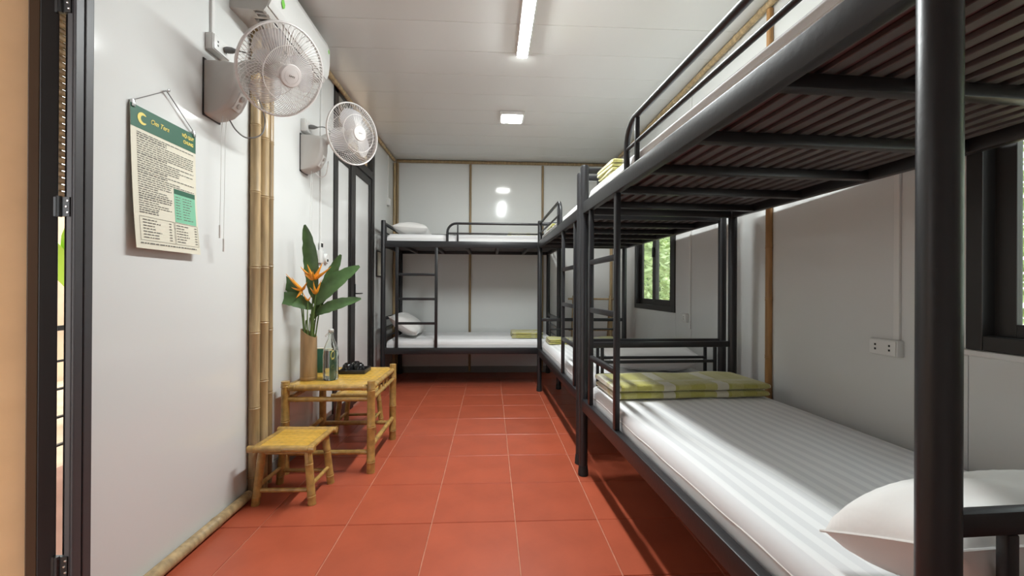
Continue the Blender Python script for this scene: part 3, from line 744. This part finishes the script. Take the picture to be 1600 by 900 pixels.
for k in range(9): 
    vv = .43 - k * .021; tline(.62, .70, vv, .006); tline(.74, rnd.uniform(.85, .94), vv, .006)
for (a, b) in ((.065, .57), (.585, .975)):     # boxed price lists
    for v0_, in ((.06,), (.228,)):
        tx.add([pp(a, v0_, .0012), pp(b, v0_, .0012), pp(b, v0_ + .0022, .0012), pp(a, v0_ + .0022, .0012)], [(0, 1, 2, 3)])
    for u0_ in (a, b):
        tx.add([pp(u0_, .06, .0012), pp(u0_ + .004, .06, .0012), pp(u0_ + .004, .228, .0012), pp(u0_, .228, .0012)], [(0, 1, 2, 3)])
tx.build('printed_text', ink_m, sh, smooth=False)
def text_mesh(body, shear=0):
    cu = bpy.data.curves.new('t', 'FONT'); cu.body = body; cu.size = 1; cu.shear = shear
    ob = bpy.data.objects.new('t', cu); COL.objects.link(ob)
    dg = bpy.context.evaluated_depsgraph_get(); me = bpy.data.meshes.new_from_object(ob.evaluated_get(dg))
    vs = [tuple(v.co) for v in me.vertices]; fs = [tuple(p.vertices) for p in me.polygons]
    bpy.data.objects.remove(ob); bpy.data.meshes.remove(me); bpy.data.curves.remove(cu)
    return vs, fs
def put_text(body, u, v, wd, hs, nm, shear=0, bold=0):
    vs, fs = text_mesh(body, shear); x0 = min(p[0] for p in vs); x1 = max(p[0] for p in vs); k = wd / (x1 - x0)
    g = MB()
    for e in ((0, 0),) if not bold else ((0, 0), (bold, 0), (0, bold * .5), (bold, bold * .5)):
        g.add([pp(u + (p[0] - x0) * k + e[0], v + p[1] * hs + e[1], .0018 + .0001 * (e[0] > 0)) for p in vs], fs)
    g.build(nm, gold_m, hd_, smooth=False)
put_text('Om Tera', .27, .915, .27, .05, 'script_name', .35, .003)
put_text('NỘI QUY', .755, .937, .20, .034, 'title', 0, .006)
put_text('CHUNG', .775, .887, .17, .034, 'title', 0, .006)
lg = MB()
for k in range(40):       # crescent emblem
    a0 = R_(40 + 280 * k / 40); a1 = R_(40 + 280 * (k + 1) / 40); 
    def th_(q): return .006 + .022 * max(0, math.sin(math.pi * q / 40.0)) ** .7
    def cpt(a, r): return pp(.155 + r * math.cos(a) / PW * PH * 1.0, .922 + r * math.sin(a), .0018)
    lg.add([cpt(a0, .043), cpt(a1, .043), cpt(a1, .043 - th_(k + 1)), cpt(a0, .043 - th_(k))], [(0, 1, 2, 3)])
lg.build('emblem', gold_m, hd_, smooth=False)
for u in (.035, .965):
    a = Vector(pp(u, 1)); MB().box(a.x - .006, a.x + .006, a.y - .007, a.y + .007, a.z - .012, a.z + .014).build('clip', chrome_m, PO, bevel=.002)
nail = Vector((.012, .165, .635))
MB().tube([(0, nail.y, nail.z), (.022, nail.y, nail.z + .002)], .003, 8).lathe([(.006, 0), (.005, .003), (0, .004)], (.02, nail.y, nail.z + .002), (1, 0, 0), 10).build('nail', chrome_m, PO)
MB().tube([Vector(pp(.035, 1)) + Vector((0, 0, .012)), nail, Vector(pp(.965, 1)) + Vector((0, 0, .012))], .0016, 5).build('hanging_string', cord_m, PO)
MB().tube([nail + Vector((0, .005, 0)), Vector(pp(.94, 1)) + Vector((.003, 0, .012))], .0014, 5).build('hanging_string', cord_m, PO)

# ================================================================ BAMBOO TABLE AND STOOLS
def strips(parent, x0, x1, y0, y1, z, n, along='x', m=bam_strip_m, th=.008):
    """table top of split-bamboo strips, one object each"""
    if along == 'x':
        wd = (y1 - y0) / n; me = MB().box(x0, x1, -wd / 2 + .0018, wd / 2 - .0018, -th, 0).mesh('strip', m, bevel=.002, seg=1, smooth=False)
        for k in range(n): link('strip', me, parent, (0, y0 + wd * (k + .5), z + random.uniform(-.0013, .0013)))
    else:
        wd = (x1 - x0) / n; me = MB().box(-wd / 2 + .001, wd / 2 - .001, y0, y1, -th, 0).mesh('strip', m, bevel=.002, seg=1, smooth=False)
        for k in range(n): link('strip', me, parent, (x0 + wd * (k + .5), 0, z + random.uniform(-.0013, .0013)))
T = thing('bamboo_table', 'low varnished bamboo table holding the plant vase', 'table', (-.98, 2.90, 0))
tx0, tx1, ty0, ty1, TZ = -.255, .255, -.285, .285, .53
def bpart(name, parent, a, b, r, m=bam_yel_m, **k): return bamboo(MB(), a, b, r, **k).build(name, m, parent)
for sx, x in ((-1, tx0), (1, tx1)):
    for sy, yy in ((-1, ty0), (1, ty1)):
        l = bpart('leg', T, (x, yy, .0), (x, yy, TZ + .028), .0255, node=.2, taper=.95, ph=.35 if sx > 0 else .6)
for yy in (ty0, ty1):
    bpart('top_rail', T, (tx0 + .02, yy, TZ - .012), (tx1 - .02, yy, TZ - .012), .020, node=.14)
    bpart('apron_rail', T, (tx0 + .02, yy, TZ - .082), (tx1 - .02, yy, TZ - .082), .016, node=.17)
    bpart('stretcher', T, (tx0 + .02, yy, .125), (tx1 - .02, yy, .125), .0165, node=.17)
    for k in range(5):
        x = tx0 + .10 + k * .08; 
        if yy > 0: bpart('spindle', T, (x, yy, TZ - .082), (x, yy, TZ - .02), .0085, node=.3)
for x in (tx0, tx1):
    bpart('top_rail', T, (x, ty0 + .02, TZ - .014), (x, ty1 - .02, TZ - .014), .018, node=.16)
    bpart('apron_rail', T, (x, ty0 + .02, TZ - .084), (x, ty1 - .02, TZ - .084), .016, node=.17)
    bpart('stretcher', T, (x, ty0 + .02, .16), (x, ty1 - .02, .16), .0165, node=.17)
    for k in range(3):
        yy = -.09 + k * .09; bpart('spindle', T, (x, yy, TZ - .084), (x, yy, TZ - .02), .0085, node=.3)
strips(T, tx0 + .012, tx1 - .012, ty0 + .015, ty1 - .015, TZ, 9, 'x')
for x in (-.17, 0, .17): MB().box(x - .012, x + .012, ty0, ty1, TZ - .03, TZ - .009).build('support_batten', bam_yel_m, T, bevel=.003)

def stool(label, loc, rz=0, sx=.335, sy=.33, h=.31):
    o = thing('bamboo_stool', label, 'stool', loc, rz, 'low bamboo stools')
    a, b = sx / 2, sy / 2; r = .0165
    sp = .012
    for ix in (-1, 1):
        for iy in (-1, 1):
            bpart('leg', o, (ix * (a - .035 + sp), iy * (b - .055 + sp), 0), (ix * (a - .052), iy * (b - .055), h - .02), .0205, node=.16, taper=.95)
    for iy in (-1, 1):
        bpart('seat_rail', o, (-a, iy * (b - .0165), h - .012), (a, iy * (b - .0165), h - .012), r + .002, node=.13)
    for ix in (-1, 1):
        bpart('seat_rail', o, (ix * (a - .03), -b + .025, h - .012), (ix * (a - .03), b - .025, h - .012), r, node=.14)
        bpart('stretcher', o, (ix * (a - .034), -b + .06, .095), (ix * (a - .034), b - .06, .095), .0115, node=.2)
    for iy in (-1, 1):
        bpart('stretcher', o, (-a + .05, iy * (b - .045), .075), (a - .05, iy * (b - .045), .075), .0115, node=.2)
        bpart('brace', o, (-a + .05, iy * (b - .055), h - .045), (a - .05, iy * (b - .055), h - .045), .0095, node=.2)
    strips(o, -a + .038, a - .038, -b + .03, b - .03, h - .004, 6, 'x', th=.007)
    for x in (-.06, .06): MB().box(x - .01, x + .01, -b + .02, b - .02, h - .028, h - .0115).build('support_batten', bam_yel_m, o, bevel=.002)
    return o
stool('low bamboo stool in front of the bamboo pole bundle', (-1.062, 2.365, 0), R_(-1))
stool('low bamboo stool on the door side of the bamboo table', (-1.045, 3.44, 0), R_(1))

# ---------------------------------------------------------------- things on the table
TT = TZ + .0012
V = thing('bamboo_vase', 'slant-cut bamboo vase standing on the low table', 'vase', (-1.172, 2.79, TT))
n = 28; vs = []
for z, r in ((0, .049), (.004, .051), (.1, .05), (.2, .0495)): vs += [(r * math.cos(2 * math.pi * k / n), r * math.sin(2 * math.pi * k / n), z) for k in range(n)]
def vt(k): return .30 - .028 * math.cos(2 * math.pi * k / n)
vs += [(.049 * math.cos(2 * math.pi * k / n), .049 * math.sin(2 * math.pi * k / n), vt(k)) for k in range(n)]
vs += [(.041 * math.cos(2 * math.pi * k / n), .041 * math.sin(2 * math.pi * k / n), vt(k)) for k in range(n)]
vs += [(.041 * math.cos(2 * math.pi * k / n), .041 * math.sin(2 * math.pi * k / n), .02) for k in range(n)]
fs = [(i * n + k, i * n + (k + 1) % n, (i + 1) * n + (k + 1) % n, (i + 1) * n + k) for i in range(6) for k in range(n)] + [tuple(range(n))[::-1], tuple(6 * n + k for k in range(n))]
MB().add(vs, fs).build('vase_body', vase_m, V)
MB().lathe([(.0515, 0), (.0525, .004), (.0515, .008)], (0, 0, .012), n=28).build('node_ring', vase_m, V)

PL = thing('heliconia', 'orange heliconia flowers with long green leaves in the bamboo vase', 'plant', (-1.172, 2.79, TT + .022))
K = .00425
def px(u, v, dy=0): return Vector(((u - 483) * K, dy, (592 - v) * K - .022))
def blade(pts, wd, nm, m, curl=.25, tilt=(0, -1, .2)):
    P = [Vector(p) for p in pts]; N = 16; mb = MB(); rows = []
    tv = Vector(tilt).normalized()
    for i in range(N + 1):
        t = i / N
        p = P[0] * (1 - t) ** 2 + P[1] * 2 * t * (1 - t) + P[2] * t * t
        d = (2 * (1 - t) * (P[1] - P[0]) + 2 * t * (P[2] - P[1])).normalized()
        s = d.cross(tv).normalized(); nn = s.cross(d)
        w_ = wd * (math.sin(math.pi * min(1, t ** .9 * .97 + .02)) ** .62) + .002
        w_ *= 1 + .05 * math.sin(t * 40)
        rows.append([p + s * (q * w_) + nn * (abs(q) * curl * w_ + .003 * math.sin(t * 25 + q * 2) * abs(q)) for q in (-1, -.5, 0, .5, 1)])
    vs = [v for r in rows for v in r]; th = len(vs)
    vs += [v + Vector((0, .0008, -.0004)) for v in vs]
    fs = [(i * 5 + k, i * 5 + k + 1, (i + 1) * 5 + k + 1, (i + 1) * 5 + k) for i in range(N) for k in range(4)]
    fs += [tuple(j + th for j in f)[::-1] for f in fs]
    return mb.add(vs, fs).build(nm, m, PL, angle=80)
def stalk(a, b, c, r=.004): 
    a, b, c = Vector(a), Vector(b), Vector(c)
    return MB().tube([a * (1 - t) ** 2 + b * 2 * t * (1 - t) + c * t * t for t in [k / 8 for k in range(9)]], [r * (1.1 - .4 * k / 8) for k in range(9)], 7).build('stem', stem_m, PL)
leaves = [((488, 468, .01), (488, 410, .03), (476, 357, .0), .048, leaf_m), ((472, 470, -.02), (462, 450, -.04), (433, 428, -.03), .032, leaf_m), ((490, 484, -.03), (466, 462, -.08), (432, 472, -.06), .042, leaf_m),
          ((494, 478, -.02), (512, 448, -.05), (556, 419, .03), .052, leaf_m), ((494, 492, 0), (520, 478, -.05), (562, 469, -.02), .036, leaf_m), ((499, 470, .03), (508, 438, .05), (526, 401, .05), .034, leaf_m), ((488, 500, .02), (492, 484, .03), (503, 465, .04), .026, leaf_m)]
for k, (a, b, c, wd, m_) in enumerate(leaves):
    blade([px(*a), px(*b), px(*c)], wd, 'leaf', m_, .3, (.25 if k in (3, 5) else -.1, -1, .35 if k in (1, 2, 3, 4) else .0))
    q = px(*a); stalk((q.x * .2, q.y * .3, .0), (q.x * .5, q.y * .5, q.z * .6), q, .005)
def heli(center, s, tips):
    c = px(*center); g = MB()
    stalk((c.x * .2, c.y * .2, 0), (c.x * .5, c.y, c.z * .6), c, .0045)
    for (u, v, dy) in tips:
        e = px(u, v, dy); mid = c.lerp(e, .5) + Vector((0, -.004, -.010)); P = []
        for k in range(9):
            t = k / 8; P.append(c * (1 - t) ** 2 + mid * 2 * t * (1 - t) + e * t * t)
        MB().tube(P, [s * r for r in (.5, .9, 1, .9, .75, .6, .42, .25, .06)], 8).build('bract', flower_m, PL)
heli((492, 440, -.02), .0115, [(474, 421, -.04), (519, 421, -.04), (505, 414, -.02), (486, 418, -.06), (496, 428, -.08), (476, 432, 0)])
heli((478, 456, -.05), .009, [(456, 432, -.07), (462, 437, -.05), (470, 443, -.10), (488, 444, -.08), (466, 452, -.09), (482, 446, -.04), (472, 468, -.08)])
heli((497, 462, -.04), .008, [(506, 440, -.05), (490, 452, -.06), (497, 443, -.08)])
heli((486, 472, -.05), .006, [(480, 460, -.06), (492, 464, -.06)])
for k in range(9):
    a = k * .7; stalk((.02 * math.cos(a), .02 * math.sin(a), 0), (.03 * math.cos(a), .03 * math.sin(a), .25), (.035 * math.cos(a + .3), .03 * math.sin(a + .3), .36 + .02 * (k % 3)), .004)

Bt = thing('glass_bottle', 'clear swing-top glass water bottle beside the bamboo vase', 'bottle', (-1.032, 2.79, TT))
bot_m = mat('bottle_glass', (.93, .97, .95), .02, trans=1); bot_m.node_tree.nodes['Principled BSDF'].inputs['IOR'].default_value = 1.45
wat_m = mat('water', (.95, .98, 1), .0, trans=1); wat_m.node_tree.nodes['Principled BSDF'].inputs['IOR'].default_value = 1.33
out = [(.0, .0), (.042, .0), (.047, .006), (.048, .04), (.048, .16), (.044, .20), (.032, .235), (.020, .262), (.0165, .28), (.0165, .295), (.0185, .298), (.0185, .306), (.015, .308)]
inn = [(.0125, .308), (.0125, .28), (.0165, .26), (.028, .233), (.040, .198), (.0445, .158), (.0445, .04), (.042, .01), (.0, .009)]
MB().lathe(out + inn, n=36).build('bottle_glass', bot_m, Bt)
MB().lathe([(.0, .0095), (.0405, .0105), (.0435, .04), (.0435, .158), (.040, .19), (.0, .19)], n=32).build('water', wat_m, Bt)
MB().lathe([(.012, .300), (.0125, .309), (.017, .311), (.017, .322), (.012, .327), (.0, .328)], n=24).build('stopper', plas_m, Bt)
wire = MB()
for s in (-1, 1): wire.tube([(.0, s * .018, .288), (-.012, s * .02, .30), (-.006, s * .019, .318), (0, s * .017, .318)], .0013, 6)
wire.tube([(-.012, -.02, .30), (-.03, -.018, .285), (-.034, 0, .275), (-.03, .018, .285), (-.012, .02, .30)], .0013, 6)
wire.build('swing_wire', chrome_m, Bt)

Cd = thing('table_card', 'dark green card with yellow emblem standing behind the bottle', 'card', (-1.165, 3.02, TT))
MB().box(-.06, .06, -.012, .012, 0, .165).build('card_body', pgreen_m, Cd, bevel=.002)
MB().box(-.061, .061, -.013, .013, .165, .172).build('card_top', paper_m, Cd, bevel=.001)
MB().tube([(.03 + .022 * math.cos(a), -.0135, .115 + .024 * math.sin(a)) for a in [2 * math.pi * k / 28 for k in range(28)]], .0035, 6, closed=True).tube([(.03, -.0135, .10), (.045, -.0135, .088)], .0035, 6).build('emblem', gold_m, Cd)
MB().tube([(.03 + .016 * math.cos(a), -.0135, .04 + .012 * math.sin(a)) for a in [2 * math.pi * k / 28 for k in range(28)]], .002, 6, closed=True).build('emblem', mat('dim_gold', (.25, .27, .1), .5), Cd)
Tr = thing('tray', 'small black tray holding black cups on the low table', 'tray', (-.952, 3.03, TT))
MB().box(-.085, .085, -.075, .075, 0, .006).build('tray_base', tray_m, Tr, bevel=.002)
for a in ((-.085, .085, -.078, -.072), (-.085, .085, .072, .078), (-.088, -.082, -.078, .078), (.082, .088, -.078, .078)): MB().box(*a, 0, .028).build('tray_rim', tray_m, Tr, bevel=.002)
for k, (x, yy) in enumerate(((-.047, -.02), (.035, -.022), (-.005, .042))):
    c = thing('cup', ['upturned black cup on the tray, nearest the bottle', 'upturned black cup on the tray, on its aisle side', 'upturned black cup at the back of the tray'][k], 'cup', (-.952 + x, 3.03 + yy, TT + .0065), 0, 'black cups on the tray')
    MB().lathe([(.036, 0), (.037, .004), (.036, .025), (.03, .048), (.022, .055), (.0, .054)], n=24).build('cup_body', ceramic_m, c)
    MB().lathe([(.019, .0545), (.019, .061), (.015, .061), (.015, .056)], n=20).build('foot_ring', ceramic_m, c)

# bamboo rack in the far corner
RK = thing('bamboo_rack', 'bamboo rack standing in the corner behind the far bunks', 'rack', (1.26, 5.20, 0))
for x in (-.26, .20):
    bpart('pole', RK, (x - .02, -.14, 0), (x + .03, .02, 1.04), .016, bam_m, node=.25)
    bpart('pole', RK, (x + .02, .16, 0), (x + .03, .02, 1.02), .016, bam_dark_m, node=.25)
for z, yy in ((1.0, .014), (.62, -.045), (.25, -.10)): bpart('crossbar', RK, (-.30, yy, z), (.28, yy, z), .012, bam_m, node=.2)

# ================================================================ OUTSIDE
g = struct(MB().box(-9, XL - .056, -5, 18, -.30, -.2).build('ground_left', earth_m, smooth=False), 'pale earth ground outside the entrance door', 'ground')
g = struct(MB().box(XR + .056, 12, -5, 18, -.30, -.2).build('ground_right', earth_m, smooth=False), 'pale earth ground outside the windows', 'ground')
struct(MB().box(-2.75, XL - .056, -1.5, 13, -.2, -.03).build('veranda_floor', patio_m, smooth=False), 'reddish veranda floor outside the entrance door', 'floor')
RL = thing('railing', 'black metal railing along the veranda', 'railing', (-2.62, 2.6, -.03))
for z, hh in ((.90, .03), (.70, .012), (.53, .012), (.36, .012), (.19, .012)): MB().box(-.012, .012, -1.9, 2.2, z - hh / 2, z + hh / 2).build('rail', black_m, RL, smooth=False)
for yy in (-1.9, -.6, .9, 2.2): MB().box(-.02, .02, yy - .02, yy + .02, 0, .92).build('rail_post', black_m, RL, smooth=False)
struct(MB().box(-6.2, -6.0, -3, 9, -.2, 2.2).build('garden_bank', earth_m, smooth=False), 'pale earth bank beyond the veranda', 'bank')
vr = sthing('veranda_roof', 'brown thatch roof on bamboo rafters over the veranda', 'roof', (-2.1, 2.2, 2.9))
MB().box(-1.1, .72, -3.6, 13, .06, .12).build('thatch', thatch_m, vr, smooth=False)
for k in range(20): bpart('rafter', vr, (-1.1, -3.2 + k * .8, .03), (.72, -3.2 + k * .8, .03), .03, bam_m, node=.3)
for k in range(5): bpart('batten', vr, (-1.0 + k * .35, -3.5, -.015), (-1.0 + k * .35, 12.9, -.015), .02, bam_m, node=.3)

def bush(label, loc, rx, ry, rz, nleaf, sz, seed, col=foliage_m):
    o = thing('garden_bush', label, 'bush', loc, 0, 'bushes outside the room'); rnd = random.Random(seed); mb = MB()
    for k in range(nleaf):
        a = rnd.uniform(0, 2 * math.pi); zz = rnd.random(); r = rnd.random() ** .4
        p = Vector((rx * r * math.cos(a) * (1 - .3 * zz), ry * r * math.sin(a) * (1 - .3 * zz), rz * zz + .15))
        d = Vector((rnd.uniform(-1, 1), rnd.uniform(-1, 1), rnd.uniform(-.6, .6))).normalized(); s = d.cross(Vector((rnd.uniform(-1, 1), rnd.uniform(-1, 1), 1))).normalized()
        l = sz * rnd.uniform(.6, 1.3)
        mb.add([p, p + d * l * .5 + s * l * .22, p + d * l, p + d * l * .5 - s * l * .22], [(0, 1, 2, 3)])
    mb.build('leaves', col, o, smooth=False)
    st = MB()
    for k in range(5):
        a = k * 1.3; st.tube([(.05 * math.cos(a), .05 * math.sin(a), 0), (rx * .4 * math.cos(a), ry * .4 * math.sin(a), rz * .7)], [.03, .01], 6)
    st.build('stems', stem_m, o)
for k, (xx, yy, lab) in enumerate(((4.2, .2, 'leafy green bush outside the window near the entrance'), (4.5, 1.95, 'leafy green bush outside the wall of the double socket'), (4.2, 3.7, 'leafy green bush outside before the small sliding window'), (4.5, 5.45, 'leafy green bush outside opposite the small sliding window'),
        (3.1, 7.55, 'leafy green bush seen through the small sliding window'), (3.4, 9.4, 'leafy green bush just past the back corner'), (4.4, 11.2, 'leafy green bush well past the back corner'), (5.6, 13.0, 'leafy green bush farthest from the room'))):
    bush(lab, (xx, yy, -.2), .8, .78, 2.9, 2600, .18, 20 + k)
BL = thing('bamboo_blind', 'hanging bamboo blind along the edge of the veranda', 'blind', (-2.60, 2.7, 1.62))
bl_me = bamboo(MB(), (0, -1.5, 0), (0, 1.5, 0), .019, node=.3).mesh('bamboo_stick', bam_m); bl_me2 = bamboo(MB(), (0, -1.5, 0), (0, 1.5, 0), .019, node=.27).mesh('bamboo_stick', bam_dark_m)
for k in range(30): link('bamboo_stick', (bl_me, bl_me2)[k % 2], BL, (0, random.uniform(-.02, .02), .02 + k * .041))
for yy in (-1.2, 0, 1.2): MB().box(-.022, -.018, yy - .01, yy + .01, 0, 1.27).build('binding_strap', cord_m, BL, smooth=False)
BP = thing('banana_plant', 'bright green broad-leaved plant beyond the veranda railing', 'plant', (-4.0, 4.3, -.2))
for k in range(8):
    a = k * .8; P0 = Vector((0, 0, 1.2)); P2 = Vector((.8 * math.cos(a), .8 * math.sin(a), 1.75 + .15 * (k % 3))); P1 = (P0 + P2) / 2 + Vector((0, 0, .45))
    mb = MB(); 
    for i in range(11):
        t = i / 10; p = P0 * (1 - t) ** 2 + P1 * 2 * t * (1 - t) + P2 * t * t; s = Vector((-math.sin(a), math.cos(a), 0)) * (.16 * math.sin(math.pi * (t * .95 + .04)))
        mb.v += [tuple(p - s), tuple(p + Vector((0, 0, -.02))), tuple(p + s)]
    mb.f += [(3 * i + q, 3 * i + q + 1, 3 * i + q + 4, 3 * i + q + 3) for i in range(10) for q in (0, 1)]
    mb.build('leaf', mat('bright_leaf', (.35, .6, .06), .5), BP)
MB().tube([(0, 0, 0), (0, 0, 1.25)], [.09, .05], 10).build('trunk', stem_m, BP)
bpy.context.view_layer.update()
